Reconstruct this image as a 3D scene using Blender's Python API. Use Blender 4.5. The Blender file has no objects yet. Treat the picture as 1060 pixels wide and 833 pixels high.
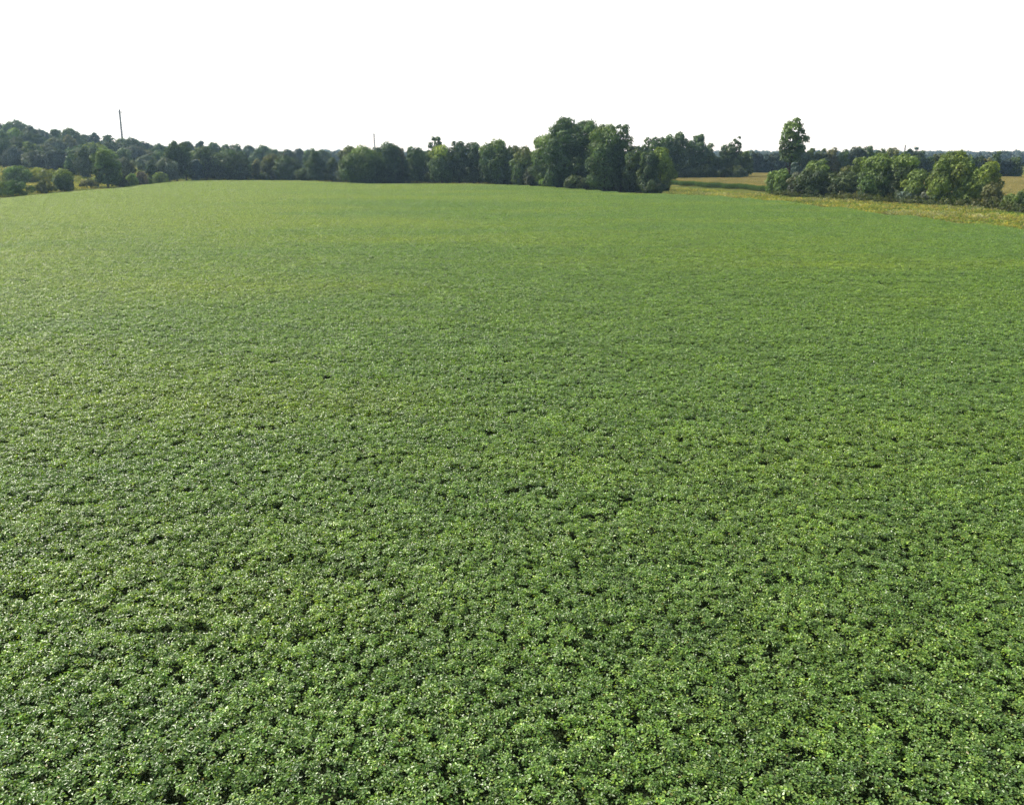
import bpy, math, random
import numpy as np
rng = np.random.default_rng(7)
random.seed(7)
scene = bpy.context.scene
col = scene.collection
PI = math.pi

# ------------------------------------------------------------------ camera
F = 816.0; CX, CY = 530.0, 416.5
HOR = 160.0; HAZE = 0.00017
CAMZ = 13.5
PITCH = math.atan((CY - HOR) / F)
cam_d = bpy.data.cameras.new('camera')
cam = bpy.data.objects.new('camera', cam_d); col.objects.link(cam)
cam.location = (0, 0, CAMZ)
cam.rotation_euler = (PI/2 - PITCH, 0, 0)
cam_d.sensor_width = 36; cam_d.lens = 36 * F / 1060
cam_d.clip_start = 0.5; cam_d.clip_end = 20000
scene.camera = cam

def ray(px, py):
    u = (px - CX) / F; v = (CY - py) / F
    c, s = math.cos(PITCH), math.sin(PITCH)
    return np.array([u, c + v * s, -s + v * c])
def G(px, py, z=0.0):
    r = ray(px, py); t = (z - CAMZ) / r[2]
    return np.array([r[0] * t, r[1] * t])
def at_depth(px, py, Y):
    r = ray(px, py); t = Y / r[1]
    return np.array([r[0] * t, Y, CAMZ + r[2] * t])
def pxw(Y, w):                       # width in metres of w photo pixels at depth Y near the horizon
    return w * Y / (F / math.cos(PITCH)) / 1.0

def sstep(a, b, x):
    t = np.clip((x - a) / (b - a), 0, 1); return t * t * (3 - 2 * t)
def terrain(x, y):
    x = np.asarray(x, float); y = np.asarray(y, float)
    side = -x / np.maximum(y, 50.0)
    h = 13.0 * sstep(0.30, 0.62, side) * sstep(370, 560, y)
    h = h + 7.0 * sstep(600, 1500, y) * sstep(0.1, 0.5, side)
    return h

# ------------------------------------------------------------------ properties
def tag(o, label=None, cat=None, group=None, kind=None):
    if label: o['label'] = label
    if cat: o['category'] = cat
    if group: o['group'] = group
    if kind: o['kind'] = kind
    return o

# ------------------------------------------------------------------ mesh helpers
def make_mesh(name, verts, faces, mats, colors=None, fmat=None, smooth=False):
    """faces: (n,k) array, all the same size, or a list of such arrays"""
    if not isinstance(faces, list): faces = [faces]
    faces = [np.asarray(f, np.int32) for f in faces if len(f)]
    me = bpy.data.meshes.new(name)
    verts = np.asarray(verts, np.float32)
    nl = sum(f.size for f in faces); nf = sum(len(f) for f in faces)
    me.vertices.add(len(verts)); me.vertices.foreach_set('co', verts.ravel())
    me.loops.add(nl); me.polygons.add(nf)
    me.loops.foreach_set('vertex_index', np.concatenate([f.ravel() for f in faces]))
    tot = np.concatenate([np.full(len(f), f.shape[1], np.int32) for f in faces])
    st = np.concatenate([[0], np.cumsum(tot)[:-1]]).astype(np.int32)
    me.polygons.foreach_set('loop_start', st)
    try: me.polygons.foreach_set('loop_total', tot)
    except Exception: pass
    if smooth: me.polygons.foreach_set('use_smooth', np.ones(nf, bool))
    if fmat is not None: me.polygons.foreach_set('material_index', np.asarray(fmat, np.int32))
    me.update(calc_edges=True)
    for m in mats: me.materials.append(m)
    if colors is not None:
        a = me.color_attributes.new('tint', 'FLOAT_COLOR', 'POINT')
        c = np.ones((len(verts), 4), np.float32); c[:, :3] = colors
        a.data.foreach_set('color', c.ravel())
    return me
def link(name, me, parent=None, loc=None):
    o = bpy.data.objects.new(name, me); col.objects.link(o)
    if parent is not None: o.parent = parent
    if loc is not None: o.location = loc
    return o
def tube(pts, rad, n=7, cap=True):
    pts = np.asarray(pts, float); V = []; Fq = []
    for i, p in enumerate(pts):
        d = pts[min(i + 1, len(pts) - 1)] - pts[max(i - 1, 0)]
        d = d / (np.linalg.norm(d) + 1e-9)
        a = np.cross(d, [0.3, 1, 0.1]); a /= np.linalg.norm(a) + 1e-9
        b = np.cross(d, a)
        for k in range(n):
            t = 2 * PI * k / n
            V.append(p + rad[i] * (a * math.cos(t) + b * math.sin(t)))
    for i in range(len(pts) - 1):
        for k in range(n):
            k2 = (k + 1) % n
            Fq.append((i*n+k, i*n+k2, (i+1)*n+k2, (i+1)*n+k))
    return np.array(V), np.array(Fq)
class MB:
    def __init__(s): s.v = []; s.f = []; s.n = 0
    def add(s, V, Fq):
        s.v.append(V); s.f.append(np.asarray(Fq) + s.n); s.n += len(V)
    def tube(s, pts, rad, n=7): s.add(*tube(pts, rad, n))
    def box(s, c, h):
        c = np.array(c, float); h = np.array(h, float)
        V = np.array([c + h * np.array(k) for k in [(-1,-1,-1),(1,-1,-1),(1,1,-1),(-1,1,-1),(-1,-1,1),(1,-1,1),(1,1,1),(-1,1,1)]])
        s.add(V, np.array([(0,3,2,1),(4,5,6,7),(0,1,5,4),(1,2,6,5),(2,3,7,6),(3,0,4,7)]))
    def mesh(s, name, mats, **k): return make_mesh(name, np.concatenate(s.v), np.concatenate(s.f), mats, **k)

def leaf_quads(P, N, size, r, aspect=0.62):
    """rhombic leaf clumps at P facing N"""
    n = len(P)
    N = N / (np.linalg.norm(N, axis=1, keepdims=True) + 1e-9)
    R = r.normal(size=(n, 3))
    A = np.cross(N, R); A /= np.linalg.norm(A, axis=1, keepdims=True) + 1e-9
    B = np.cross(N, A)
    s = (size * r.uniform(0.6, 1.35, n))[:, None]
    bend = N * s * r.uniform(-0.25, 0.1, n)[:, None]
    V = np.stack([P - A*s, P + B*s*aspect + bend, P + A*s, P - B*s*aspect + bend], axis=1).reshape(-1, 3)
    return V, np.arange(4 * n, dtype=np.int32).reshape(-1, 4)

# ------------------------------------------------------------------ materials
def newmat(name):
    m = bpy.data.materials.new(name); m.use_nodes = True
    nt = m.node_tree; nt.nodes.clear()
    out = nt.nodes.new('ShaderNodeOutputMaterial')
    return m, nt, out
def nd(nt, t, **k):
    n = nt.nodes.new(t)
    for a, b in k.items():
        if hasattr(n, a): setattr(n, a, b)
        else: n.inputs[a].default_value = b
    return n
def mixc(nt, fac, a, b, mode='MIX'):
    n = nt.nodes.new('ShaderNodeMix'); n.data_type = 'RGBA'; n.blend_type = mode
    for sock, v in ((0, fac), (6, a), (7, b)):
        if hasattr(v, 'is_output'): nt.links.new(v, n.inputs[sock])
        else: n.inputs[sock].default_value = v if sock == 0 else (*v, 1)
    return n.outputs[2]
def ramp(nt, src, stops):
    n = nt.nodes.new('ShaderNodeValToRGB')
    e = n.color_ramp.elements
    e[0].position, e[0].color = stops[0][0], (*stops[0][1], 1)
    e[1].position, e[1].color = stops[-1][0], (*stops[-1][1], 1)
    for p, c in stops[1:-1]:
        x = e.new(p); x.color = (*c, 1)
    nt.links.new(src, n.inputs[0]); return n.outputs[0]
def noise(nt, vec, scale, detail=3, rough=0.55):
    n = nt.nodes.new('ShaderNodeTexNoise'); n.inputs['Scale'].default_value = scale
    n.inputs['Detail'].default_value = detail; n.inputs['Roughness'].default_value = rough
    nt.links.new(vec, n.inputs['Vector']); return n.outputs['Fac']
def mapping(nt, vec, scale=(1,1,1), rot=(0,0,0)):
    n = nt.nodes.new('ShaderNodeMapping'); n.inputs['Scale'].default_value = scale
    n.inputs['Rotation'].default_value = rot
    nt.links.new(vec, n.inputs['Vector']); return n.outputs[0]
def wpos(nt):
    return nt.nodes.new('ShaderNodeNewGeometry').outputs['Position']
def math_n(nt, op, a, b=None, clamp=False):
    n = nt.nodes.new('ShaderNodeMath'); n.operation = op; n.use_clamp = clamp
    for i, v in enumerate((a, b)):
        if v is None: continue
        if hasattr(v, 'is_output'): nt.links.new(v, n.inputs[i])
        else: n.inputs[i].default_value = v
    return n.outputs[0]

def leaf_shader(nt, out, colsock, transl=0.35, gloss=0.0, rough=0.4, gmax=0.1, tcol=(1.25, 1.3, 0.55)):
    dif = nt.nodes.new('ShaderNodeBsdfDiffuse'); nt.links.new(colsock, dif.inputs[0])
    tr = nt.nodes.new('ShaderNodeBsdfTranslucent')
    tc = mixc(nt, 1.0, colsock, tcol, 'MULTIPLY'); nt.links.new(tc, tr.inputs[0])
    mx = nt.nodes.new('ShaderNodeMixShader'); mx.inputs[0].default_value = transl
    nt.links.new(dif.outputs[0], mx.inputs[1]); nt.links.new(tr.outputs[0], mx.inputs[2])
    res = mx.outputs[0]
    if gloss > 0:
        gl = nt.nodes.new('ShaderNodeBsdfGlossy'); gl.inputs['Roughness'].default_value = rough
        gl.inputs[0].default_value = (1, 1, 1, 1)
        fr = nt.nodes.new('ShaderNodeFresnel'); fr.inputs[0].default_value = 1.42
        f = math_n(nt, 'MINIMUM', math_n(nt, 'MULTIPLY', fr.outputs[0], gloss, True), gmax)
        m2 = nt.nodes.new('ShaderNodeMixShader'); nt.links.new(f, m2.inputs[0])
        nt.links.new(res, m2.inputs[1]); nt.links.new(gl.outputs[0], m2.inputs[2]); res = m2.outputs[0]
    nt.links.new(res, out.inputs[0])

def m_foliage():
    m, nt, out = newmat('tree_foliage')
    a = nt.nodes.new('ShaderNodeAttribute'); a.attribute_name = 'tint'
    n = noise(nt, wpos(nt), 0.6, 3)
    v = ramp(nt, n, [(0.3, (0.7, 0.75, 0.8)), (0.7, (1.25, 1.2, 1.1))])
    c = mixc(nt, 1.0, a.outputs['Color'], v, 'MULTIPLY')
    leaf_shader(nt, out, c, 0.28, 0.2, 0.55, 0.025)
    return m
def m_bark():
    m, nt, out = newmat('bark')
    p = mapping(nt, wpos(nt), (6, 6, 1.2))
    c = ramp(nt, noise(nt, p, 2.0, 5), [(0.3, (0.035, 0.028, 0.02)), (0.7, (0.13, 0.105, 0.08))])
    b = nd(nt, 'ShaderNodeBsdfDiffuse'); nt.links.new(c, b.inputs[0]); nt.links.new(b.outputs[0], out.inputs[0])
    return m
def m_ground():
    m, nt, out = newmat('dry_grass_ground')
    p = wpos(nt)
    c1 = ramp(nt, noise(nt, mapping(nt, p, (1, 2.4, 1)), 0.03, 6, 0.65),
              [(0.3, (0.055, 0.085, 0.025)), (0.48, (0.14, 0.17, 0.04)), (0.62, (0.26, 0.24, 0.075)), (0.75, (0.20, 0.16, 0.07))])
    c2 = ramp(nt, noise(nt, p, 1.3, 5, 0.7), [(0.3, (0.55, 0.6, 0.6)), (0.7, (1.25, 1.2, 1.1))])
    c = mixc(nt, 1.0, c1, c2, 'MULTIPLY')
    b = nd(nt, 'ShaderNodeBsdfDiffuse'); nt.links.new(c, b.inputs[0]); nt.links.new(b.outputs[0], out.inputs[0])
    return m
def m_plain(name, a, b_, scale, rough=None):
    m, nt, out = newmat(name)
    c = ramp(nt, noise(nt, wpos(nt), scale, 5, 0.65), [(0.3, a), (0.7, b_)])
    if rough is None:
        b = nd(nt, 'ShaderNodeBsdfDiffuse'); nt.links.new(c, b.inputs[0])
    else:
        b = nt.nodes.new('ShaderNodeBsdfPrincipled'); nt.links.new(c, b.inputs['Base Color']); b.inputs['Roughness'].default_value = rough
    nt.links.new(b.outputs[0], out.inputs[0])
    return m
def m_attr(name, transl, gloss, rough=0.5):
    m, nt, out = newmat(name)
    a = nt.nodes.new('ShaderNodeAttribute'); a.attribute_name = 'tint'
    n = noise(nt, wpos(nt), 0.12, 4)
    v = ramp(nt, n, [(0.32, (0.72, 0.78, 0.7)), (0.68, (1.25, 1.18, 1.1))])
    c = mixc(nt, 1.0, a.outputs['Color'], v, 'MULTIPLY')
    leaf_shader(nt, out, c, transl, gloss, rough, 0.02)
    return m
def m_soy():
    m, nt, out = newmat('soybean_leaf')
    a = nt.nodes.new('ShaderNodeAttribute'); a.attribute_name = 'tint'
    p = wpos(nt)
    sep = nt.nodes.new('ShaderNodeSeparateXYZ'); nt.links.new(p, sep.inputs[0])
    # broad drifts of yellower and bluer crop
    big = noise(nt, mapping(nt, p, (0.55, 1.6, 1), (0, 0, -0.25)), 0.022, 4, 0.6)
    g1 = math_n(nt, 'MULTIPLY', sep.outputs[0], -0.0016)
    far = nt.nodes.new('ShaderNodeMapRange'); nt.links.new(sep.outputs[1], far.inputs[0])
    for i, v in ((1, 50), (2, 150), (3, -0.03), (4, 0.05)): far.inputs[i].default_value = v
    t = math_n(nt, 'ADD', math_n(nt, 'ADD', big, g1), far.outputs[0])
    drift = ramp(nt, t, [(0.28, (0.93, 0.96, 1.20)), (0.47, (1.0, 1.0, 1.0)), (0.68, (1.36, 1.15, 0.85))])
    mid = ramp(nt, noise(nt, mapping(nt, p, (0.8, 1.3, 0.3), (0, 0, 0.5)), 0.4, 4, 0.65), [(0.3, (0.80, 0.83, 0.88)), (0.7, (1.18, 1.16, 1.08))])
    c = mixc(nt, 1.0, a.outputs['Color'], drift, 'MULTIPLY')
    c = mixc(nt, 1.0, c, mid, 'MULTIPLY')
    leaf_shader(nt, out, c, 0.40, SOY_GLOSS, SOY_ROUGH, 0.125, (1.3, 1.3, 0.45))
    return m
SOY_GLOSS = 1.25; SOY_ROUGH = 0.37
M_fol, M_bark, M_ground = m_foliage(), m_bark(), m_ground()
M_soy = m_soy()
M_soil = m_plain('field_soil', (0.012, 0.018, 0.010), (0.025, 0.032, 0.014), 2.0)
M_corn = m_attr('corn_plants', 0.25, 0.4)
M_weed = m_attr('verge_weeds', 0.35, 0.3)
M_steel = m_plain('galvanised_steel', (0.10, 0.10, 0.105), (0.19, 0.185, 0.18), 1.5, 0.55)
M_red = m_plain('red_lamp_glass', (0.35, 0.02, 0.015), (0.45, 0.03, 0.02), 3, 0.3)
M_stub = m_plain('pale_stubble', (0.38, 0.30, 0.20), (0.5, 0.41, 0.29), 0.05)
M_pasture = m_plain('pale_pasture', (0.20, 0.25, 0.10), (0.30, 0.34, 0.14), 0.05)

# ------------------------------------------------------------------ ground sheet to the horizon
ys = np.concatenate([np.linspace(-400, 240, 9), np.linspace(260, 1600, 90), np.linspace(1700, 12000, 24)])
xs = np.concatenate([np.linspace(-9000, -1300, 12), np.linspace(-1250, 700, 120), np.linspace(800, 9000, 14)])
XX, YY = np.meshgrid(xs, ys); ZZ = terrain(XX, YY)
V = np.stack([XX, YY, ZZ], -1).reshape(-1, 3)
nx, ny = len(xs), len(ys)
I, J = np.meshgrid(np.arange(nx - 1), np.arange(ny - 1))
b0 = (J * nx + I).ravel()
link('ground', make_mesh('ground', V, np.stack([b0, b0+1, b0+nx+1, b0+nx], 1), [M_ground], smooth=True))['kind'] = 'structure'

def sheet(name, poly, z, mat, kind='structure'):
    V = np.array([(p[0], p[1], z) for p in poly]); n = len(V)
    me = bpy.data.meshes.new(name); me.from_pydata([tuple(v) for v in V], [], [tuple(range(n))]); me.update()
    if me.polygons[0].normal.z < 0: me.flip_normals()
    me.materials.append(mat); o = link(name, me); o['kind'] = kind; return o

# ------------------------------------------------------------------ the soybean field
edge_px = [(-60, 210), (10, 204.5), (68, 198.5), (119, 194.5), (160, 190), (195, 187), (250, 186.3), (320, 187.2), (378, 190.2), (480, 190),
           (539, 192), (600, 196), (640, 199.2), (690, 200.8), (740, 202.5), (780, 206), (820, 210), (900, 219.5), (960, 225.5), (1000, 229.5), (1050, 235), (1120, 243)]
ZC = 0.85
edge = [G(a, b, ZC) for a, b in edge_px]
field_poly = [np.array([-320, -60])] + [edge[0] + np.array([-60, 0])] + edge + [np.array([260, edge[-1][1] - 60]), np.array([260, -60])]
FP = np.array(field_poly)
def inside(P, poly):
    x, y = P[:, 0], P[:, 1]; c = np.zeros(len(P), bool); n = len(poly)
    for i in range(n):
        x1, y1 = poly[i]; x2, y2 = poly[(i + 1) % n]
        k = ((y1 > y) != (y2 > y)) & (x < (x2 - x1) * (y - y1) / (y2 - y1 + 1e-12) + x1)
        c ^= k
    return c
sheet('field_soil', FP, 0.02, M_soil)

S = 5.0                                                    # side of one square stand of plants
def periodic(r, nmax, amp):
    ks = [(i, j) for i in range(-nmax, nmax + 1) for j in range(0, nmax + 1) if (i, j) != (0, 0)]
    w = [(i, j, r.normal() / (i*i + j*j) ** 0.35, r.uniform(0, 2*PI)) for i, j in ks]
    nrm = math.sqrt(sum(a[2] ** 2 for a in w) / 2)
    return lambda x, y: amp / nrm * sum(a * np.sin(2*PI*(i*x + j*y)/S + ph) for i, j, a, ph in w)
def soy_patch(k):
    r = np.random.default_rng(100 + k)
    nr, npl = 13, 24
    X, Y = np.meshgrid((np.arange(nr) + .5) * S / nr, (np.arange(npl) + .5) * S / npl)
    X = X.ravel() + r.normal(0, .06, nr * npl); Y = Y.ravel() + r.normal(0, .07, nr * npl)
    hf = periodic(r, 7, 0.04)
    H = 0.84 + hf(X, Y) + r.normal(0, 0.035, len(X))
    for g in range([1, 3, 0, 4, 2, 1, 5, 2][k % 8]):       # thin spots in the stand
        gx, gy, gr = r.uniform(0, S), r.uniform(0, S), r.uniform(0.18, 0.42)
        dx = np.abs(X - gx); dx = np.minimum(dx, S - dx); dy = np.abs(Y - gy); dy = np.minimum(dy, S - dy)
        d = np.sqrt(dx*dx + (dy*r.uniform(.6, 1.6))**2)
        H -= 0.30 * (1 - sstep(gr * .6, gr * 1.3, d))
    nt_ = 19
    P = np.repeat(np.stack([X, Y, H], 1), nt_, 0); n = len(P)
    ang = r.uniform(0, 2*PI, n); rad = 0.19 * np.sqrt(r.uniform(0, 1, n))
    P[:, 0] += rad * np.cos(ang); P[:, 1] += rad * np.sin(ang)
    P[:, 2] -= rad**2 * 1.8 + r.exponential(0.07, n)
    P[:, :2] %= S
    P[:, :2] -= S / 2
    plant_t = np.repeat(r.normal(0, 1, len(X)), nt_)
    # three leaflets on each leaf
    L = 3
    C = np.repeat(P, L, 0); a0 = np.repeat(r.uniform(0, 2*PI, n), L) + np.tile([0, 2.0, -2.0], n) + r.normal(0, .2, n*L)
    m = n * L
    tilt_dir = np.repeat(r.uniform(0, 2*PI, n), L); tilt = np.repeat(np.abs(r.normal(0, 0.42, n)), L)
    N = np.stack([np.sin(tilt)*np.cos(tilt_dir), np.sin(tilt)*np.sin(tilt_dir), np.cos(tilt)], 1) + r.normal(0, 0.30, (m, 3))
    N /= np.linalg.norm(N, axis=1, keepdims=True)
    D = np.stack([np.cos(a0), np.sin(a0), -0.25 + r.normal(0, .25, m)], 1)
    D -= N * (D * N).sum(1, keepdims=True); D /= np.linalg.norm(D, axis=1, keepdims=True)
    W = np.cross(N, D)
    ln = (r.uniform(0.056, 0.090, m))[:, None]; wd = ln * 0.33
    f = N * (wd * r.uniform(0.05, 0.5, m)[:, None])        # folded along the midrib
    dr = N * ln * r.uniform(0.0, 0.22, m)[:, None]
    B = C + D * 0.012
    V = np.stack([B, B + D*ln*.38 + W*wd*1.0 + f, B + D*ln*.75 + W*wd*.66 + f*.6 - dr*.4, B + D*ln - dr,
                  B + D*ln*.75 - W*wd*.66 + f*.6 - dr*.4, B + D*ln*.38 - W*wd*1.0 + f], 1).reshape(-1, 3)
    ix = (np.arange(m) * 6)[:, None]
    Fq = np.concatenate([ix + [0, 3, 2, 1], ix + [0, 5, 4, 3]])
    base = np.array([0.192, 0.336, 0.072])
    t = np.repeat(plant_t, L) * 0.12 + r.normal(0, 0.30, m)
    cc = base[None] * np.exp(t)[:, None]
    yel = np.clip(r.normal(0, 1, m) + 0.3*np.repeat(plant_t, L), 0, 2)[:, None] * 0.26
    cc = cc * (1 + yel * np.array([1.6, 0.75, 0.2]))
    odd = r.uniform(0, 1, m) < 0.006
    cc[odd] = np.array([0.30, 0.26, 0.04])
    return make_mesh('soybean_stand', V, Fq, [M_soy], colors=np.repeat(cc, 6, 0))

def instancer(name, pts, variants, rots, idx, sources, label, cat):
    """one object: a point mesh whose geometry nodes put a stand of plants on every point"""
    me = bpy.data.meshes.new(name); me.vertices.add(len(pts)); me.vertices.foreach_set('co', np.asarray(pts, np.float32).ravel())
    a = me.attributes.new('pick', 'INT', 'POINT'); a.data.foreach_set('value', np.asarray(idx, np.int32))
    a = me.attributes.new('turn', 'FLOAT_VECTOR', 'POINT')
    tv = np.zeros((len(pts), 3), np.float32); tv[:, 2] = rots; a.data.foreach_set('vector', tv.ravel())
    me.update()
    o = link(name, me); tag(o, label, cat, kind='stuff')
    ng = bpy.data.node_groups.new(name, 'GeometryNodeTree')
    ng.interface.new_socket('Geometry', in_out='INPUT', socket_type='NodeSocketGeometry')
    ng.interface.new_socket('Geometry', in_out='OUTPUT', socket_type='NodeSocketGeometry')
    gi = ng.nodes.new('NodeGroupInput'); go = ng.nodes.new('NodeGroupOutput')
    jn = ng.nodes.new('GeometryNodeJoinGeometry')
    for s in sources:
        oi = ng.nodes.new('GeometryNodeObjectInfo'); oi.inputs['Object'].default_value = s; oi.inputs['As Instance'].default_value = True
        ng.links.new(oi.outputs['Geometry'], jn.inputs[0])
    mp = ng.nodes.new('GeometryNodeMeshToPoints')
    ip = ng.nodes.new('GeometryNodeInstanceOnPoints'); ip.inputs['Pick Instance'].default_value = True
    na = ng.nodes.new('GeometryNodeInputNamedAttribute'); na.data_type = 'INT'; na.inputs[0].default_value = 'pick'
    nb = ng.nodes.new('GeometryNodeInputNamedAttribute'); nb.data_type = 'FLOAT_VECTOR'; nb.inputs[0].default_value = 'turn'
    ng.links.new(gi.outputs[0], mp.inputs[0]); ng.links.new(mp.outputs[0], ip.inputs['Points'])
    ng.links.new(jn.outputs[0], ip.inputs['Instance'])
    ng.links.new(na.outputs[0], ip.inputs['Instance Index']); ng.links.new(nb.outputs[0], ip.inputs['Rotation'])
    ng.links.new(ip.outputs[0], go.inputs[0])
    md = o.modifiers.new('stand', 'NODES'); md.node_group = ng
    return o

NV = 8
soy_src = [bpy.data.objects.new('soybean_stand', soy_patch(k)) for k in range(NV)]
gx, gy = np.meshgrid(np.arange(-300, 260, S), np.arange(-5, 420, S))
P = np.stack([gx.ravel(), gy.ravel()], 1)
P = P[inside(P, FP)]
half = (530 / F) / math.cos(PITCH)
keep = np.abs(P[:, 0]) < (P[:, 1] + 12) * half * 1.0 + 22
P = P[keep]
zz = 0.10 * np.sin(P[:, 0] * .045 + 1.3 * np.sin(P[:, 1] * .02)) + 0.10 * np.sin(P[:, 1] * .06 + P[:, 0] * .021)
r_ = np.random.default_rng(5)
instancer('soybean_field', np.column_stack([P, zz]), None, r_.integers(0, 4, len(P)) * PI / 2, r_.integers(0, NV, len(P)), soy_src,
          'wide field of leafy green soybean plants filling the whole foreground up to the trees', 'crop field')

# ------------------------------------------------------------------ trees
GREEN_ = {'dark': (0.044, 0.066, 0.022), 'mid': (0.050, 0.080, 0.022), 'light': (0.098, 0.138, 0.028), 'olive': (0.085, 0.095, 0.028),
         'yellow': (0.16, 0.195, 0.032), 'blue': (0.038, 0.058, 0.038), 'grey': (0.075, 0.092, 0.055), 'russet': (0.10, 0.085, 0.045)}
GREEN = {k: tuple(2.3 * x * k2 for x, k2 in zip(v, (1.0, 1.0, 1.15))) for k, v in GREEN_.items()}
def haze(c, Y):  # distance haze mixed into the foliage colour, besides the air volume
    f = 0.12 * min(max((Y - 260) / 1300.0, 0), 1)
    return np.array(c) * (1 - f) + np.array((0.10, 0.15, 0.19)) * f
def crown_arrays(H, W, cb, r, leaf, colr, dens=1.0, spread=0.3, top_light=None, open_=0.0, narrow=False):
    ch = H * (1 - cb); rz = ch / 2; rx = W / 2; cz = H * cb + rz
    nl = int(np.clip(10 + (rz * rx) ** 0.8 * 0.55, 9, 46))
    if narrow: nl = int(nl * 1.2)
    # lobes over an uneven egg
    lobes = []
    ph = r.uniform(0, 2*PI, 3)
    for i in range(nl):
        t = (i + .5) / nl; zc = 1 - 2 * t; a = i * 2.39996 + r.normal(0, .35)
        rr = math.sqrt(max(0, 1 - abs(zc) ** (3.2 if cb < .2 else 2.0))) if zc > 0 or cb > .2 else 1 - 0.22 * zc * zc
        wob = 1 + 0.16 * math.sin(2 * a + ph[0]) + 0.12 * math.sin(3 * a + ph[1] + 2*zc)
        k = r.uniform(0.52, 0.80) * wob
        lr = min(rx, rz * 1.2) * r.uniform(0.30, 0.48) * (1.15 - 0.35 * max(zc, 0))
        lx = rx * rr * k; lz = zc * (rz - lr * (0.75 if zc > 0 else 0.55)) * r.uniform(0.86, 1.04)
        lobes.append((lx * math.cos(a), lx * math.sin(a), cz + lz, lr))
    for i in range(max(4, nl // 4)):
        zz = -.75 + 1.5 * (i + .5) / max(4, nl // 4)
        lobes.append((r.normal(0, rx*.08), r.normal(0, rx*.08), cz + zz * rz, min(rx * 0.62, rz * .6) * math.sqrt(1 - max(zz, 0) ** 2 * .8)))
    Ps, Ns, Cs = [], [], []
    lobes = np.array(lobes)
    for j, (x, y, z, lr) in enumerate(lobes):
        n = int(dens * 4 * PI * lr * lr / (leaf * leaf * 1.25) * 1.15) + 12
        d = r.normal(size=(n, 3)); d /= np.linalg.norm(d, axis=1, keepdims=True)
        d[:, 2] = np.where(d[:, 2] < (-0.85 if cb < .1 else -0.35), -d[:, 2], d[:, 2])
        # bumpy sprays on the lobe
        f = 1 + 0.26 * np.sin(d[:, 0] * 5 + x) * np.sin(d[:, 1] * 5 + y + d[:, 2] * 4) + 0.13 * np.sin(d[:, 0] * 11 + 2*y) * np.sin(d[:, 2] * 12 + x + d[:, 1] * 9)
        rad = lr * f * (1 - np.abs(r.normal(0, 0.13, n)))
        stray = r.uniform(0, 1, n) < 0.10
        rad = np.where(stray, rad * r.uniform(1.0, 1.22, n), rad)
        if open_ > 0:                                       # drop whole sprays so that the sky shows
            g = np.sin(d[:, 0] * 7 + j) + np.sin(d[:, 1] * 7 + 2*j) + np.sin(d[:, 2] * 7 + j*3)
            ok = g > (-1.6 + 1.6 * open_); d, rad = d[ok], rad[ok]
        p = np.stack([x + d[:, 0]*rad, y + d[:, 1]*rad, z + d[:, 2]*rad*0.9], 1)
        # cull what is deep inside other lobes
        q = np.full(len(p), 9.0)
        for k, (x2, y2, z2, l2) in enumerate(lobes):
            if k == j: continue
            q = np.minimum(q, np.sqrt(((p - [x2, y2, z2]) ** 2).sum(1)) / l2)
        ok = (q > 0.62) & (p[:, 2] > 0.05)
        p, d = p[ok], d[ok]
        tone = math.exp(r.normal(0, 0.17)) * (0.86 + 0.3 * (z - cz) / (2 * rz) + 0.05)  # slight shade painted into the tint: low lobes darker, high ones lighter
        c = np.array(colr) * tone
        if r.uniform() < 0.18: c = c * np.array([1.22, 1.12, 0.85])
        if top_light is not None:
            w = float(sstep(-.1, .8, (z - cz) / rz)); c = c * (1 - w) + np.array(top_light) * tone * w  # upper lobes take their own colour, mostly sunlit tops painted into the tint
        cs = c[None] * np.exp(r.normal(0, 0.22, len(p)))[:, None]
        Ps.append(p); Ns.append(d + np.array([0, 0, .25]) + r.normal(0, .38, p.shape)); Cs.append(cs)
    P = np.concatenate(Ps); N = np.concatenate(Ns); C = np.concatenate(Cs)
    zt = np.percentile(P[:, 2], 99.6); z0 = H * cb * .8
    P[:, 2] = np.where(P[:, 2] > z0, z0 + (P[:, 2] - z0) * (H - z0) / (zt - z0), P[:, 2])
    wx = (np.percentile(P[:, 0], 98.8) - np.percentile(P[:, 0], 1.2)) / W
    P[:, :2] /= wx; lobes[:, :2] /= wx
    V, Fq = leaf_quads(P, N, leaf, r)
    return V, Fq, np.repeat(C, 4, 0), lobes
def trunk_mesh(H, W, cb, lobes, r, lean=0.0):
    mb = MB(); rad = max(0.05, H * 0.017)
    top = H * (cb + (1 - cb) * 0.72)
    zs = np.linspace(-0.4, top, 6)
    pts = np.array([(lean * z + r.normal(0, .01) * z, r.normal(0, .01) * z, z) for z in zs])
    mb.tube(pts, rad * np.array([1.45, 1.05, .88, .66, .42, .16]), 8)
    pick = lobes[r.permutation(len(lobes))[:min(9, len(lobes))]]
    for x, y, z, lr in pick:
        f = r.uniform(0.25, 0.75); zb = max(H * cb * .7, (z - math.hypot(x, y) * 0.9) * f + top * (1 - f) * 0.3)
        zb = min(zb, top * .92)
        i = np.interp(zb, zs, np.arange(6)); b = pts[int(i)] + (pts[min(int(i) + 1, 5)] - pts[int(i)]) * (i - int(i))
        e = np.array([x, y, z]); m = b * .45 + e * .55 + np.array([0, 0, -0.06 * H * r.uniform(.3, 1)])
        r0 = rad * np.interp(zb / top, [0, 1], [.6, .2])
        mb.tube([b, m, e], [r0, r0 * .6, r0 * .2], 5)
    return mb.mesh('trunk', [M_bark], smooth=True)

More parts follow.
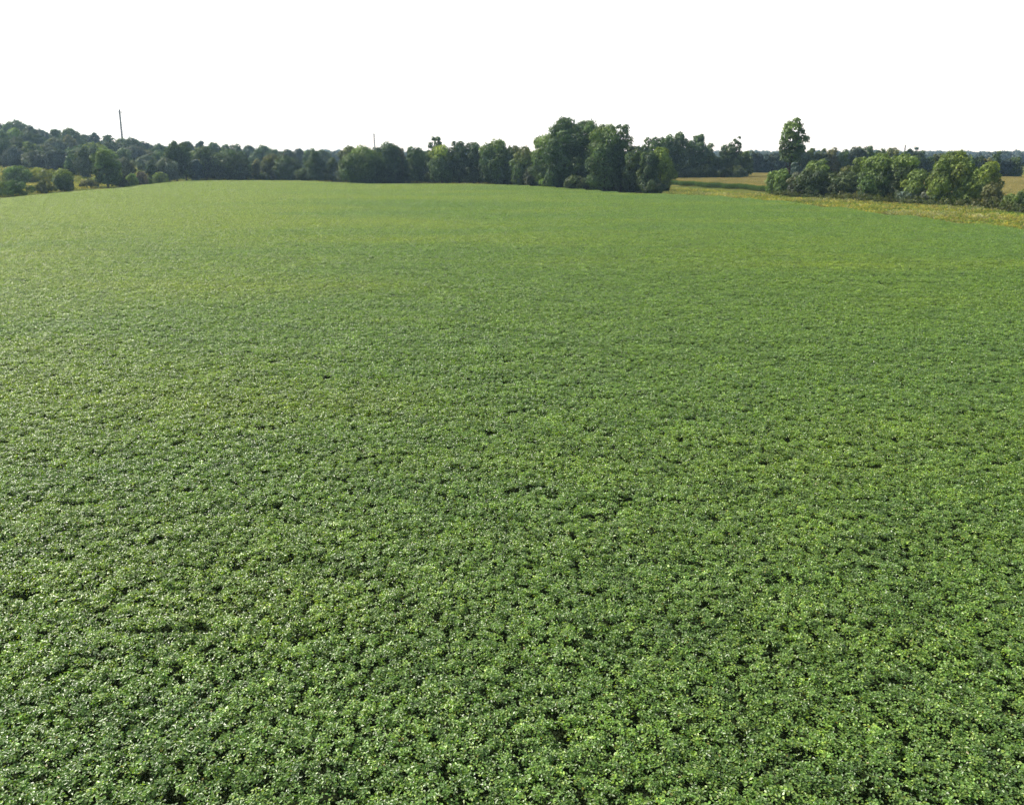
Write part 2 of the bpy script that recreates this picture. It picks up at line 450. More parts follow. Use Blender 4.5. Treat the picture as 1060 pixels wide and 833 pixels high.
n_tree = 0
def plant(kindname, cat, label, loc, H, W, cb=0.15, colr='mid', group=None, leaf=None, dens=1.0, top=None, open_=0.0, lean=0.0, trunk=True, stem='trunk'):
    global n_tree
    n_tree += 1
    r = np.random.default_rng(1000 + n_tree)
    Y = loc[1]
    leaf = leaf or max(0.26, Y * 0.00125)
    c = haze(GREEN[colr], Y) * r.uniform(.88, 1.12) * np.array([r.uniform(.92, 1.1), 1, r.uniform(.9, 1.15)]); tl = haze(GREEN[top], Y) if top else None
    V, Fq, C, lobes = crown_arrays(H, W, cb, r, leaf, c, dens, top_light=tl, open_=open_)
    if lean: V[:, 0] += V[:, 2] * lean; lobes[:, 0] += lobes[:, 2] * lean
    e = bpy.data.objects.new(kindname, None); col.objects.link(e); e.location = loc; e.empty_display_size = 0.5
    tag(e, label, cat, group)
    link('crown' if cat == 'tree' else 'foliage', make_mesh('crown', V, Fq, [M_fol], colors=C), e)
    if trunk: link(stem, trunk_mesh(H, W, cb, lobes, r, lean), e)
    return e

def tree_px(cx, base, topy, w, label, colr='mid', cb=0.12, kindname='tree', cat='tree', group=None, Y=None, **k):
    """stand a tree where the ray through its foot meets the ground; its height follows from its top"""
    if Y is None:
        r3 = ray(cx, base); ts = np.linspace(100, 900, 3200)
        below = CAMZ + r3[2] * ts <= terrain(r3[0] * ts, r3[1] * ts)
        t0 = ts[np.argmax(below)] if below.any() else 600.0
        x, y = r3[0] * t0, r3[1] * t0
        z = float(terrain(x, y))
    else:
        p = at_depth(cx, base, Y); x, y = p[0], Y; z = float(terrain(x, y))
    x = at_depth(cx, (base + topy) / 2, y)[0]
    H = at_depth(cx, topy, y)[2] - z
    W = w * y * math.cos(PITCH) / F * 1.08
    return plant(kindname, cat, label, (x, y, z), H, W, cb, colr, group, **k)

TL = 'trees along the far edge of the soybean field'
SH = 'shrubs on the dry grass left of the field'
RH = 'trees and bushes along the right verge'
# -- left corner shrubs on dry grass
def shrub(*a, **k):
    k.setdefault('cb', 0.02); k.setdefault('stem', 'stem')
    return tree_px(*a, kindname='shrub', cat='shrub', **k)
shrub(12, 203.5, 187, 30, 'dark green shrub cut by the left edge beside the field corner', 'mid', group=SH)
shrub(46, 200, 186.5, 19, 'low rounded olive shrub standing alone on yellow grass', 'olive', group=SH)
shrub(65, 198, 175.5, 19, 'tall bright-topped shrub beside the low olive shrub at the field edge', 'mid', top='yellow', group=SH)
shrub(18, 190, 172, 26, 'bright green shrub clump nearest the left edge behind the yellow grass', 'light', group=SH)
shrub(39, 188.5, 174, 28, 'broad light green shrub clump behind the low olive shrub', 'yellow', group=SH)
shrub(31, 197.5, 192.5, 6, 'tiny brown-green shrub on yellow grass left of the olive shrub', 'olive', group=SH)
shrub(92, 194.8, 185.5, 15, 'low spreading green shrub left of the tall two-tone tree', 'olive', group=SH)
shrub(99, 192, 183, 9, 'small yellow-green shrub touching the tall two-tone tree', 'yellow', group=SH)
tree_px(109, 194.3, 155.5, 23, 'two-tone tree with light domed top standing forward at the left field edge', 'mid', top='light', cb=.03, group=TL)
shrub(122, 193.5, 175.5, 10, 'narrow bright green shrub right of the two-tone tree', 'light', group=SH)
shrub(127, 193.5, 186, 11, 'low dark shrub under the round greyish tree', 'dark', group=SH)
tree_px(130, 191.5, 163.5, 16, 'greyish round-headed small tree between bright shrubs', 'grey', cb=.08, group=TL)
shrub(137, 193, 180, 11, 'yellow-green shrub at the foot of the greyish round tree', 'light', group=SH)
shrub(146, 192.5, 178, 11, 'dark brownish shrub between two yellow-green shrubs at the field edge', 'russet', group=SH)
shrub(153, 191, 184, 8, 'small bright shrub at the foot of the dark pointed tree', 'light', group=SH)
tree_px(156, 189, 166, 9.5, 'small dark pointed tree right of the pale stubble strip', 'dark', cb=.05, group=TL)
shrub(166, 190.3, 178.5, 14, 'yellow-green shrub beside the dark pointed tree', 'light', group=SH)
tree_px(172, 188.6, 164, 19, 'grey-pink round tree left of the twin dark tall trees', 'grey', cb=.05, group=TL)
# -- the line beyond the field
tree_px(181, 187.6, 146.8, 14, 'left one of the twin dark tall narrow trees', 'dark', cb=.03, group=TL)
tree_px(191, 187.4, 148, 13, 'right one of the twin dark tall narrow trees', 'dark', cb=.03, group=TL)
tree_px(202, 187, 165.5, 15, 'low grey-green round tree in front of the twin trees right side', 'blue', cb=.02, group=TL)
tree_px(212, 186.4, 152, 24, 'dark tree between the twin tall trees and the wide dome', 'mid', cb=.03, group=TL)
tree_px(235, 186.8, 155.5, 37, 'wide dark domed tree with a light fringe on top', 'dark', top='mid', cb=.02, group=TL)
tree_px(254, 186, 164, 12, 'small light-headed tree just right of the wide dark dome', 'light', cb=.05, group=TL)
tree_px(266, 186, 165, 11, 'small olive tree beside the pale field gap', 'olive', cb=.05, group=TL)
shrub(274, 187, 178.5, 14, 'low dark bush below the pale field gap', 'dark', group=TL)
tree_px(282, 186.6, 160, 21, 'olive green spreading tree right of the pale field gap', 'olive', cb=.03, group=TL)
tree_px(297, 187, 162, 24, 'dark tree with green top left of the light pasture gap', 'dark', top='mid', cb=.02, group=TL)
shrub(314, 187.6, 174.5, 16, 'dark low bush below the light pasture gap', 'dark', group=TL)
tree_px(327, 188, 157, 18, 'dark upright tree right of the light pasture gap', 'dark', cb=.02, group=TL)
tree_px(344, 188, 163.5, 11, 'narrow dark tree with flat top between two wider trees', 'dark', cb=.02, group=TL)
shrub(352, 188.2, 177, 12, 'low grey bush right of the narrow flat-topped tree', 'grey', group=TL)
tree_px(363, 187.5, 152, 22, 'olive-topped tree half hidden behind the big round dome', 'mid', top='olive', cb=.02, group=TL)
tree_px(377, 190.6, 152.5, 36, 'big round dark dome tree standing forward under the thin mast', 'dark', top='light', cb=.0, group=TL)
tree_px(402, 189.4, 148.8, 26, 'dark tree with ragged top just right of the thin mast', 'mid', cb=.02, group=TL)
tree_px(413, 189.2, 154, 16, 'brownish-topped tree behind the ragged dark tree', 'dark', top='russet', cb=.02, group=TL)
tree_px(431, 189.6, 153, 21, 'speckled green tree between two darker gaps', 'mid', cb=.02, group=TL)
tree_px(452, 188.5, 142, 15, 'tall tree with small tufted head above the line', 'mid', cb=.05, group=TL, open_=.05)
tree_px(457, 190.2, 151, 22, 'tree with bright yellow-green top in the line', 'mid', top='yellow', cb=.02, group=TL)
tree_px(443, 188.7, 156, 13, 'low green tree left of the tall tufted tree', 'mid', cb=.02, group=TL)
tree_px(475, 190.2, 146.8, 17, 'dark square-topped tree right of the yellow-topped tree', 'dark', cb=.02, group=TL)
tree_px(490, 190.3, 148, 20, 'dark broad tree left of the light-shouldered tree', 'dark', cb=.02, group=TL)
tree_px(514, 190.8, 145.8, 31, 'broad tree with light left shoulder in the middle of the line', 'mid', top='light', cb=.02, group=TL)
tree_px(531, 190.5, 151.5, 15, 'small green tree between the broad and the ochre-tinged tree', 'mid', cb=.02, group=TL)
tree_px(541, 192, 152.5, 23, 'tree with ochre-tinged crown left of the tallest clump', 'mid', top='olive', cb=.0, group=TL)
tree_px(548, 192.8, 173, 10, 'low light green tree at the left foot of the tallest clump', 'grey', cb=.0, group=TL)
# -- the tallest clump
TC = 'the tallest clump of trees'
tree_px(564, 194, 140, 26, 'light-sided tree forming the left shoulder of the tallest clump', 'mid', top='light', cb=.0, group=TC)
tree_px(585, 195.8, 123, 36, 'tallest tree of the clump with rounded green head', 'mid', top='mid', cb=.02, group=TC)
tree_px(606, 196, 126, 34, 'broad dark tree in the middle of the tallest clump', 'mid', cb=.02, group=TC)
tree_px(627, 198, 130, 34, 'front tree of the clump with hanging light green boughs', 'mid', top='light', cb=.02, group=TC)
tree_px(644, 198.2, 129.5, 19, 'ragged-topped tree at the right of the tallest clump', 'mid', cb=.05, open_=.1, group=TC)
tree_px(657, 199, 152, 24, 'lower dark tree at the right foot of the tallest clump', 'dark', cb=.0, group=TC)
tree_px(671, 200, 158, 20, 'dark low tree joining the clump to the willow-like tree', 'dark', cb=.0, group=TC)
shrub(596, 197.6, 182, 22, 'dark undergrowth bush in front of the tallest clump', 'dark', group=TC)
shrub(574, 195.8, 176, 18, 'grey-green bush at the foot of the tallest tree', 'blue', group=TC)
shrub(566, 194.7, 184, 12, 'light green bush under the left shoulder of the tallest clump', 'light', group=TC)
# -- right of the clump
tree_px(684, 199.5, 153.5, 28, 'willow-like light green tree at the left end of the corn', 'light', cb=.05, group=TC)
shrub(676, 200.5, 186, 22, 'dark bush under the willow-like tree at the field edge', 'dark', group=TC)
R2 = 'dark trees behind the golden corn'
tree_px(675, 189, 143, 20, 'green tree behind the willow-like tree top left', 'mid', cb=.02, group=R2)
tree_px(688, 188.6, 140.5, 20, 'rounded tree behind the willow-like tree', 'mid', cb=.02, group=R2)
tree_px(702, 188.4, 138, 22, 'highest tree behind the golden corn', 'mid', cb=.02, group=R2)
tree_px(722, 188.2, 140, 20, 'tree right of the bright sky gap behind the corn', 'mid', cb=.02, group=R2)
tree_px(733, 188, 149, 14, 'sloping shoulder tree behind the corn', 'mid', cb=.02, group=R2)
tree_px(742, 188, 163, 18, 'low dark tree in the dip behind the corn', 'dark', cb=.0, group=R2)
tree_px(753.5, 187.8, 148.5, 17, 'dark egg-shaped tree behind the corn', 'dark', cb=.05, group=R2)
tree_px(762, 187.8, 142, 10, 'thin open-headed tree rising above the egg-shaped tree', 'mid', cb=.3, open_=.2, group=R2)
tree_px(769, 187.4, 157, 16, 'last dark tree of the row behind the corn', 'mid', cb=.0, group=R2)
for i, (cx, bs, tp, w) in enumerate([(706, 188.8, 172, 26), (727, 188.6, 170, 24), (746, 188.5, 174, 20), (762, 188.4, 172, 18)]):
    shrub(cx, bs, tp, w, ['leftmost dark bush along the far edge of the corn', 'second dark bush from the left along the far corn edge', 'third dark bush from the left along the far corn edge', 'rightmost dark bush along the far edge of the corn'][i], 'dark', group=R2)
# distant row beyond corn, and background on the right
R3 = 'distant trees beyond the corn'
for i, (cx, tp, w) in enumerate([(776, 157, 12), (783, 158.5, 11), (791, 160, 11), (799, 158.5, 12), (808, 158, 12), (817, 158, 12)]):
    tree_px(cx, 182.5, tp, w, 'blue-grey distant tree beyond the corn, %s from the left' % ['first','second','third','fourth','fifth','sixth'][i], 'blue', cb=.0, group=R3)
for i, (cx, tp, w) in enumerate([(828, 151.5, 14), (838, 154, 13), (849, 154.5, 13), (860, 153.5, 14), (872, 155.5, 13), (885, 152.5, 16), (897, 152, 16), (910, 155, 14), (922, 153.5, 16), (934, 157, 10), (944, 153, 11), (952, 156.5, 9), (960, 163, 12),
                                (970, 159.5, 13), (979, 158, 12), (990, 164, 12), (1003, 163, 12), (1012, 162, 11), (1021, 164, 11), (1030, 157, 11), (1041, 165, 12), (1051, 163, 12)]):
    tree_px(cx, 187.5, tp, w, 'hazy background tree behind the right hedge, %s of the row from the left' %
            ['1st','2nd','3rd','4th','5th','6th','7th','8th','9th','10th','11th','12th','13th','14th','15th','16th','17th','18th','19th','20th','21st','22nd'][i],
            ['blue', 'mid', 'dark', 'olive', 'mid'][i % 5], cb=.0, group='hazy background trees on the right')
# -- right hedge along the verge
tree_px(818.5, 201.5, 123, 24, 'tall slender tree with a bare trunk rising over the right hedge', 'mid', cb=.36, open_=.12, dens=1.1, top='light', group=RH)
shrub(801, 201, 177, 14, 'bright green bush at the left end of the right hedge', 'light', group=RH)
shrub(810, 202, 175, 16, 'sunlit bush at the foot of the tall slender tree', 'light', group=RH)
shrub(826, 203, 178, 16, 'grey-green bush right of the slender tree trunk', 'grey', group=RH)
tree_px(845, 203, 166, 24, 'light-topped tree behind the broad dark bush', 'mid', top='light', cb=.0, group=RH)
shrub(843, 204.3, 174, 33, 'broad dark bush in the right hedge', 'dark', group=RH)
shrub(873, 205.3, 178, 32, 'second broad dark bush right of the broad dark bush', 'dark', group=RH)
tree_px(874, 202, 172, 12, 'olive tree top showing between the two dark bushes', 'olive', cb=.0, group=RH)
tree_px(889, 204, 163, 16, 'yellow-green small tree left of the big hedge tree', 'light', cb=.0, group=RH)
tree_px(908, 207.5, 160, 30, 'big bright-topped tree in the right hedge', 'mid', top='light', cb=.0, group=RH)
shrub(897, 207, 187, 16, 'dark low bush at the left foot of the big hedge tree', 'dark', group=RH)
tree_px(932, 208.5, 160, 24, 'dark tree right of the big bright-topped tree', 'dark', top='light', cb=.0, group=RH)
tree_px(949, 210, 176, 24, 'light green leaning young tree before the corn gap', 'light', cb=.0, group=RH)
shrub(938, 210.3, 198, 20, 'grey-green low bush under the leaning young tree', 'grey', group=RH)
shrub(962, 211.5, 196, 14, 'small bush below the left corn gap', 'grey', group=RH)
tree_px(984, 212.5, 157, 36, 'large rounded tree right of the left corn gap', 'light', cb=.0, group=RH)
shrub(973, 212.5, 198, 14, 'low bush at the left foot of the large rounded tree', 'mid', group=RH)
tree_px(1007, 213.5, 174.5, 27, 'sloping green tree right of the large rounded tree', 'light', cb=.0, group=RH)
tree_px(1023, 213, 168, 24, 'yellow-green tree top leaning over the sloping tree', 'light', cb=.05, group=RH)
shrub(1027, 215.5, 190, 20, 'brown-green bush left of the right corn gap', 'olive', group=RH)
shrub(993, 213.6, 200, 16, 'small yellowish bush between the rounded and the sloping tree', 'light', group=RH)
shrub(1046, 217.3, 201, 15, 'bright round bush at the right edge of the photo', 'light', group=RH)
shrub(1060, 218.5, 196, 16, 'green bush just outside the right corn gap', 'mid', group=RH)

# -- wooded hillside on the left
HW = 'trees of the wooded hillside on the left'
prof_x = [0, 10, 22, 34, 44, 56, 75, 85, 102, 115, 126, 141, 153, 170, 180, 206, 227, 265, 285, 300, 340, 360]
prof_y = [128, 127, 125, 131, 133, 135, 134, 141, 138.5, 140.5, 145, 142, 148, 150, 148, 146.5, 149.5, 150.5, 155.5, 156, 155.5, 157]
ordw = ['1st','2nd','3rd'] + ['%dth' % i for i in range(4, 21)] + ['21st','22nd','23rd'] + ['%dth' % i for i in range(24, 31)] + ['31st', '32nd', '33rd', '34th']
def hill_row(y0, dx, x0, x1, drop, w, tone, what, rseed):
    r = np.random.default_rng(rseed); i = 0; x = x0
    while x < x1:
        Y = y0 * r.uniform(.94, 1.06)
        tp = np.interp(x, prof_x, prof_y) + drop * r.uniform(.75, 1.25) + r.normal(0, 1.0)
        p = at_depth(x, 160, Y); z = float(terrain(p[0], Y))
        H = at_depth(x, tp, Y)[2] - z
        W = w * Y / math.cos(PITCH) / F * r.uniform(.75, 1.4)
        if H > 5:
            H = min(H, 27); top = None
            plant('tree', 'tree', '%s, %s from the left' % (what, ordw[i]), (p[0], Y, z), H, W, .0, tone[i % len(tone)], HW, dens=.9)
            i += 1
        x += dx * r.uniform(.8, 1.2)
hill_row(670, 12.5, 2, 345, 0, 15, ['blue', 'mid', 'mid', 'dark'], 'tree on the skyline of the wooded hillside', 1)
hill_row(570, 14, 4, 235, 8, 17, ['mid', 'light', 'dark', 'mid', 'grey', 'olive'], 'tree halfway up the wooded hillside', 2)
hill_row(500, 15, 6, 172, 18, 18, ['mid', 'dark', 'light', 'grey', 'olive'], 'tree in the lower slope row of the hillside', 3)
tree_px(16, 186, 152, 20, 'light grey-green tree low on the slope at the left edge', 'grey', cb=.0, group=HW, Y=470)
tree_px(38, 186, 156, 24, 'rounded grey tree low on the slope above the light shrubs', 'grey', cb=.0, group=HW, Y=465)
tree_px(60, 186, 155, 22, 'blue-green tree above the bright-topped shrub', 'blue', cb=.0, group=HW, Y=460)
tree_px(88, 184, 152.5, 18, 'tall dark tree behind yellow grass left of the two-tone tree', 'dark', cb=.0, group=HW, Y=430)
tree_px(76, 185, 160, 16, 'dark green tree left of the tall dark tree', 'mid', cb=.0, group=HW, Y=440)

# ------------------------------------------------------------------ far-off woods on the horizon
def woods(name, label, Y0, Y1, px0, px1, step, hlo, hhi, colr, seed, leafk=1.0):
    r = np.random.default_rng(seed); Vs, Fs, Cs = [], [], []; n = 0; x = px0
    while x < px1:
        Y = r.uniform(Y0, Y1); p = at_depth(x, 160, Y); H = r.uniform(hlo, hhi); W = H * r.uniform(.8, 1.3)
        z = float(terrain(p[0], Y))
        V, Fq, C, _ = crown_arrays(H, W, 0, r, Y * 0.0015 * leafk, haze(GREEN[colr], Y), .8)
        V = V + [p[0], Y, z]; Vs.append(V); Fs.append(Fq + n); Cs.append(C); n += len(V); x += step * r.uniform(.6, 1.4)
    tag(link(name, make_mesh(name, np.concatenate(Vs), np.concatenate(Fs), [M_fol], colors=np.concatenate(Cs))), label, 'wood', kind='stuff')
woods('distant_wood', 'hazy blue line of distant woods closing the horizon', 1000, 1500, -60, 1120, 4.5, 12, 18, 'blue', 50)
woods('far_wood', 'faint farthest woods seen low on the horizon between nearer trees', 1900, 2600, -40, 1100, 3.5, 17, 23, 'blue', 51)

# ------------------------------------------------------------------ corn
def corn_patch(k, S2=6.0):
    r = np.random.default_rng(300 + k)
    X, Y = np.meshgrid(np.arange(0, S2, .75), np.arange(0, S2, .3)); n = X.size
    X = X.ravel() + r.normal(0, .05, n) - S2/2; Y = Y.ravel() + r.normal(0, .05, n) - S2/2; H = 2.25 + r.normal(0, .12, n)
    Vs, Fs, Cs = [], [], []; nn = 0
    def strip(B, D, ln, wd, c, droop):
        nonlocal nn
        m = len(B); Wv = np.cross(D, [0, 0, 1.0]); Wv /= np.linalg.norm(Wv, axis=1, keepdims=True) + 1e-6
        a = B; mid = B + D * ln * .5; t = B + D * ln; t[:, 2] -= droop
        V = np.stack([a - Wv*wd*.6, a + Wv*wd*.6, mid + Wv*wd, mid - Wv*wd, t + Wv*wd*.2, t - Wv*wd*.2], 1).reshape(-1, 3)
        ix = (np.arange(m) * 6)[:, None]
        Vs.append(V); Fs.append(np.concatenate([ix + [0,1,2,3], ix + [3,2,4,5]]) + nn); nn += len(V)
        Cs.append(np.repeat(c * np.exp(r.normal(0, .18, m))[:, None], 6, 0))
    for j in range(7):
        a = r.uniform(0, 2*PI, n); zb = H * (0.15 + .11 * j)
        D = np.stack([np.cos(a), np.sin(a), np.full(n, .9)], 1); D /= np.linalg.norm(D, axis=1, keepdims=True)
        strip(np.stack([X, Y, zb], 1), D, .62, .045, np.array([[.075, .145, .03]]) * (0.9 + .1 * j), .25)
    for j in range(5):
        a = r.uniform(0, 2*PI, n)
        D = np.stack([.5*np.cos(a), .5*np.sin(a), np.full(n, .9)], 1); D /= np.linalg.norm(D, axis=1, keepdims=True)
        strip(np.stack([X, Y, H - .12], 1), D, .38, .045, np.array([[.50, .42, .18]]), .05)
    D = np.tile([[0.02, 0.01, 1.0]], (n, 1))
    strip(np.stack([X, Y, np.zeros(n)], 1), D, 2.2, .02, np.array([[.07, .10, .03]]), 0)
    return make_mesh('corn_stand', np.concatenate(Vs), np.concatenate(Fs), [M_corn], colors=np.concatenate(Cs))
corn_src = [bpy.data.objects.new('corn_stand', corn_patch(k)) for k in range(3)]
cf = [G(678, 190.6), G(700, 192.4), G(760, 196.3), G(800, 199.3), G(900, 205.5), G(1000, 211), G(1100, 217)]
cpoly = np.array([np.array([p[0], p[1] + 4]) for p in cf] + [np.array([330, 345]), G(1000, 184.5), G(880, 183), G(768, 183.2), G(768, 189), G(690, 189.3)])
gx, gy = np.meshgrid(np.arange(30, 420, 6.0), np.arange(150, 560, 6.0)); P = np.stack([gx.ravel(), gy.ravel()], 1)
P = P[inside(P, cpoly)]
instancer('corn_field', np.column_stack([P, np.zeros(len(P))]), None, r_.integers(0, 2, len(P)) * PI, r_.integers(0, 3, len(P)), corn_src,
          'golden tasselled corn field beyond the weedy verge on the right', 'crop field')

# ------------------------------------------------------------------ weedy verge on the right
def scatter_strip(name, label, cat, low_px, high_px, dens, hfun, palette, seed, leafsize, groupsz=10):
    r = np.random.default_rng(seed)
    lo = np.array([G(*p) for p in low_px]); hi = np.array([G(*p) for p in high_px])
    poly = np.concatenate([lo, hi[::-1]])
    mn, mx = poly.min(0), poly.max(0); area = (mx - mn).prod()
    n = int(area * dens); P = r.uniform(mn, mx, (n, 2)); P = P[inside(P, poly)]; n = len(P)
    nz = np.sin(P[:, 0]*.13 + 2*np.sin(P[:, 1]*.11)) + np.sin(P[:, 1]*.21 + P[:, 0]*.07) + .8*np.sin(P[:, 0]*.5)*np.sin(P[:, 1]*.47)
    H = hfun(r, n) * (1 + .3 * nz)
    H = np.clip(H, .15, None)
    k = np.clip(((nz + 2.8) / 5.6 + r.normal(0, .17, n)) * len(palette), 0, len(palette) - 1).astype(int)
    C = np.array(palette)[k] * np.exp(r.normal(0, .2, n))[:, None]
    g = groupsz
    B = np.repeat(np.column_stack([P, terrain(P[:, 0], P[:, 1])]), g, 0); Hh = np.repeat(H, g); m = n * g
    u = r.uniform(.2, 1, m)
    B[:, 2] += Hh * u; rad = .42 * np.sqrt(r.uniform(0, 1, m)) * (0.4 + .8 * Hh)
    a = r.uniform(0, 2*PI, m); B[:, 0] += rad*np.cos(a); B[:, 1] += rad*np.sin(a)
    N = np.stack([np.cos(a), np.sin(a), np.full(m, .7)], 1) + r.normal(0, .6, (m, 3))
    V, Fq = leaf_quads(B, N, leafsize, r, .5)
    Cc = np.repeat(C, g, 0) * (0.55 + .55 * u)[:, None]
    tag(link(name, make_mesh(name, V, Fq, [M_weed], colors=np.repeat(Cc, 4, 0))), label, cat, kind='stuff')
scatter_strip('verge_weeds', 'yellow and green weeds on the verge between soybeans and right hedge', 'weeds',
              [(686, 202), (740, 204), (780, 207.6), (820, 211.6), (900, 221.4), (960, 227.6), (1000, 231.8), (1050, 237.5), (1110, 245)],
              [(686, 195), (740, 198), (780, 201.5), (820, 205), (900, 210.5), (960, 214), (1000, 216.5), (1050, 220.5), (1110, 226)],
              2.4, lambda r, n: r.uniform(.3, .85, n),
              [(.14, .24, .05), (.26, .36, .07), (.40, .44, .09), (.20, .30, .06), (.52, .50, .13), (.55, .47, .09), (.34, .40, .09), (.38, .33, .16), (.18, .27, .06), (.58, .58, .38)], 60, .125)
scatter_strip('dry_grass', 'yellow dry grass behind the shrubs at the left field corner', 'grass',
              [(-40, 207), (10, 203.5), (68, 197.6), (119, 193.6), (165, 189.6)], [(-40, 184), (10, 184), (68, 184), (119, 184.5), (165, 185.5)],
              .7, lambda r, n: r.uniform(.25, .7, n), [(.20, .25, .05), (.34, .36, .08), (.46, .43, .12), (.52, .48, .17)], 61, .22, 8)

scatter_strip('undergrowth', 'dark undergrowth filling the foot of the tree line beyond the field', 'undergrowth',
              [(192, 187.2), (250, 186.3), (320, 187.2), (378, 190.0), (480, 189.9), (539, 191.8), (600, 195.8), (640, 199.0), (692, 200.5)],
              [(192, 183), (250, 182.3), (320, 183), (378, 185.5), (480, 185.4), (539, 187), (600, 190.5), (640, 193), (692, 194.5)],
              .35, lambda r, n: r.uniform(1.5, 3.6, n), [(.05, .08, .03), (.07, .10, .035), (.06, .09, .03), (.10, .13, .04)], 62, .45, 16)  # low bushes, their dark tint also paints shade at the tree feet
scatter_strip('hedge_undergrowth', 'low undergrowth at the foot of the right hedge', 'undergrowth',
              [(798, 203.5), (900, 210.5), (960, 214), (1000, 216.5), (1050, 220.5), (1110, 226)],
              [(798, 199), (900, 204.5), (960, 208), (1000, 210.5), (1050, 214), (1110, 219)],
              .5, lambda r, n: r.uniform(.8, 2.2, n), [(.06, .09, .03), (.09, .12, .04), (.12, .15, .045), (.15, .15, .06)], 63, .28, 16)

# pale fields glimpsed through gaps on the left
def far_field(name, px0, px1, py0, py1, z, mat):
    P4 = [G(px0, py1, z), G(px1, py1, z), G(px1, py0, z), G(px0, py0, z)]
    return sheet(name, P4, z, mat)
far_field('stubble_field', 262, 292, 170, 178, .05, M_stub)
far_field('pasture', 296, 330, 169, 178, .05, M_pasture)

# ------------------------------------------------------------------ masts
def mast(px, top, base_py, Y, width, label, lean=0.0, arms=True):
    p = at_depth(px, base_py, Y); z = float(terrain(p[0], Y)); H = at_depth(px, top, Y)[2] - z
    e = bpy.data.objects.new('radio_mast', None); col.objects.link(e); e.location = (p[0], Y, z)
    tag(e, label, 'mast', 'thin masts on the horizon')
    mb = MB(); w0, w1 = width, width * .55
    for k in range(3):
        a = 2*PI*k/3
        mb.tube([(w0*math.cos(a)*.5, w0*math.sin(a)*.5, 0), (w1*math.cos(a)*.5 + lean*H, w1*math.sin(a)*.5, H)], [width*.16, width*.12], 6)
    n = int(H / (width * 1.1))
    for i in range(n):
        t0, t1 = i / n, (i + 1) / n
        for k in range(3):
            a, b = 2*PI*k/3, 2*PI*(k+1)/3; q0 = w0 + (w1 - w0)*t0; q1 = w0 + (w1 - w0)*t1
            A = (q0*math.cos(a)*.5 + lean*H*t0, q0*math.sin(a)*.5, H*t0); B = (q1*math.cos(b)*.5 + lean*H*t1, q1*math.sin(b)*.5, H*t1)
            mb.tube([A, B], [width*.07]*2, 4)
    link('lattice', mb.mesh('lattice', [M_steel]), e)
    mb = MB(); mb.tube([(lean*H, 0, H - .2), (lean*H, 0, H + H*.03)], [width*.13, width*.07], 6)
    link('lightning_rod', mb.mesh('lightning_rod', [M_steel]), e)
    if arms:
        for k in range(3):
            mb = MB(); a = 2*PI*k/3 + .5
            mb.box((lean*H + width*.7*math.cos(a), width*.7*math.sin(a), H*.955), (width*.12, width*.12, H*.018))
            link('antenna', mb.mesh('antenna', [M_steel]), e)
    return e
mast(126.4, 114, 150, 760, 1.8, 'tall thin lattice mast rising above the wooded hillside on the left', lean=.045)
mast(388, 138.5, 158, 900, 1.9, 'short thin mast behind the big round dome tree', arms=False)
mast(936, 150.5, 160, 900, 1.5, 'small pale mast above the hedge on the right', arms=False)

# ------------------------------------------------------------------ thin summer haze in the air
if True:
    m, nt, out = newmat('haze')
    m.cycles.volume_sampling = 'EQUIANGULAR'
    vs = nt.nodes.new('ShaderNodeVolumeScatter'); vs.inputs['Color'].default_value = (.50, .75, 1.0, 1); vs.inputs['Density'].default_value = HAZE
    vs.inputs['Anisotropy'].default_value = 0.35
    nt.links.new(vs.outputs[0], out.inputs['Volume'])
    mb = MB(); mb.box((0, 1150, 28), (2300, 1850, 34))
    hz = link('haze', mb.mesh('haze', [m])); hz['kind'] = 'structure'

# ------------------------------------------------------------------ light
SUN_EL, SUN_AZ = math.radians(46), math.radians(-60)        # azimuth from the view direction, to the left
sd = np.array([math.sin(SUN_AZ)*math.cos(SUN_EL), math.cos(SUN_AZ)*math.cos(SUN_EL), math.sin(SUN_EL)])
sun_d = bpy.data.lights.new('sun', 'SUN'); sun_d.energy = 5.0; sun_d.angle = math.radians(.5); sun_d.color = (1, .95, .86)
sun = bpy.data.objects.new('sun', sun_d); col.objects.link(sun)
from mathutils import Vector
sun.rotation_euler = Vector(sd).to_track_quat('Z', 'Y').to_euler(); sun.location = (-60, 80, 80)

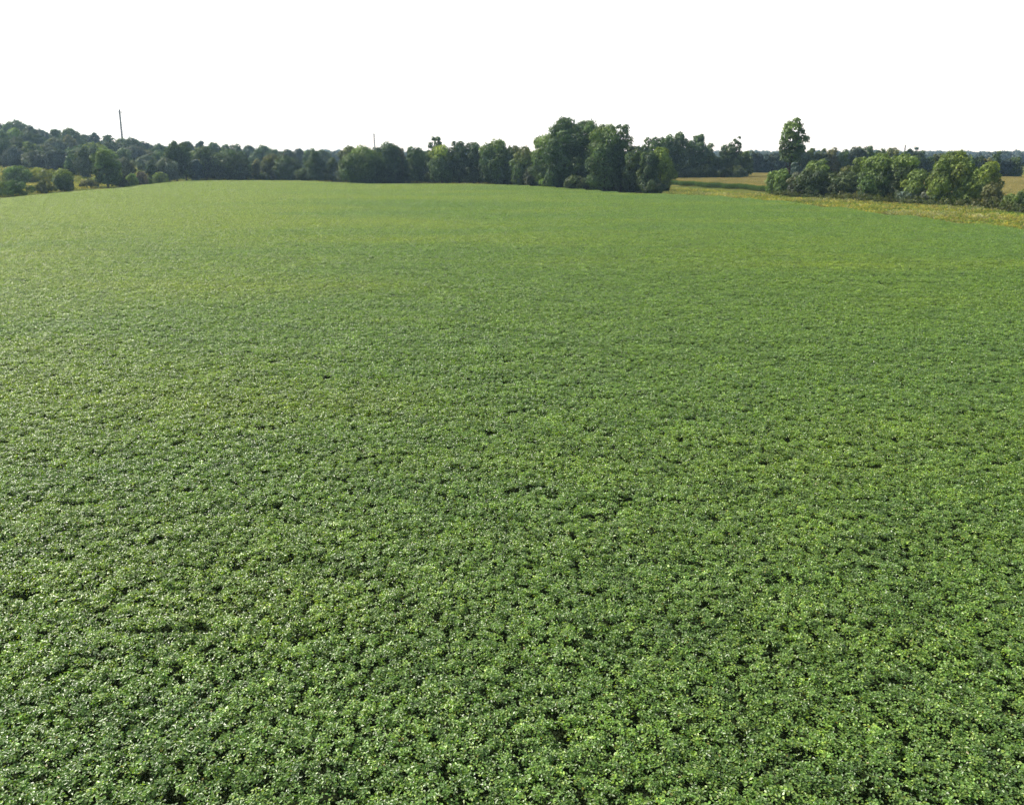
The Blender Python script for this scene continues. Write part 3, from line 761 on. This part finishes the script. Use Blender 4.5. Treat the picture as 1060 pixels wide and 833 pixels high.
w = bpy.data.worlds.new('World'); scene.world = w; w.use_nodes = True
nt = w.node_tree; nt.nodes.clear()
out = nt.nodes.new('ShaderNodeOutputWorld')
sky = nt.nodes.new('ShaderNodeTexSky'); sky.sky_type = 'NISHITA'; sky.sun_disc = False
sky.sun_elevation = SUN_EL; sky.sun_rotation = SUN_AZ; sky.air_density = 1.0; sky.dust_density = 1.5
bg1 = nt.nodes.new('ShaderNodeBackground'); nt.links.new(sky.outputs[0], bg1.inputs[0]); bg1.inputs[1].default_value = 0.115
bg2 = nt.nodes.new('ShaderNodeBackground'); bg2.inputs[0].default_value = (.99, 1, .985, 1); bg2.inputs[1].default_value = 1.45
tc = nt.nodes.new('ShaderNodeTexCoord'); sx = nt.nodes.new('ShaderNodeSeparateXYZ'); nt.links.new(tc.outputs['Generated'], sx.inputs[0])
# a white haze bank low over the horizon on the sunny side
def mr(src, a, b, c, d):
    n = nt.nodes.new('ShaderNodeMapRange'); n.interpolation_type = 'SMOOTHSTEP'
    for i, v in zip((1, 2, 3, 4), (a, b, c, d)): n.inputs[i].default_value = v
    nt.links.new(src, n.inputs[0]); return n.outputs[0]
fz = mr(sx.outputs[2], .24, .5, 1, 0); fy = mr(sx.outputs[1], -.2, .5, .12, 1)
fac = math_n(nt, 'MULTIPLY', fz, fy)
ms = nt.nodes.new('ShaderNodeMixShader'); nt.links.new(fac, ms.inputs[0]); nt.links.new(bg1.outputs[0], ms.inputs[1]); nt.links.new(bg2.outputs[0], ms.inputs[2])
nt.links.new(ms.outputs[0], out.inputs[0])

scene.view_settings.view_transform = 'Standard'; scene.view_settings.look = 'None'; scene.view_settings.exposure = 0; scene.view_settings.gamma = 1
scene.render.engine = 'CYCLES'
scene.cycles.use_denoising = True; scene.cycles.denoising_input_passes = 'RGB_ALBEDO'; scene.cycles.denoising_prefilter = 'NONE'
scene.cycles.max_bounces = 6; scene.cycles.diffuse_bounces = 3; scene.cycles.glossy_bounces = 2; scene.cycles.transmission_bounces = 3
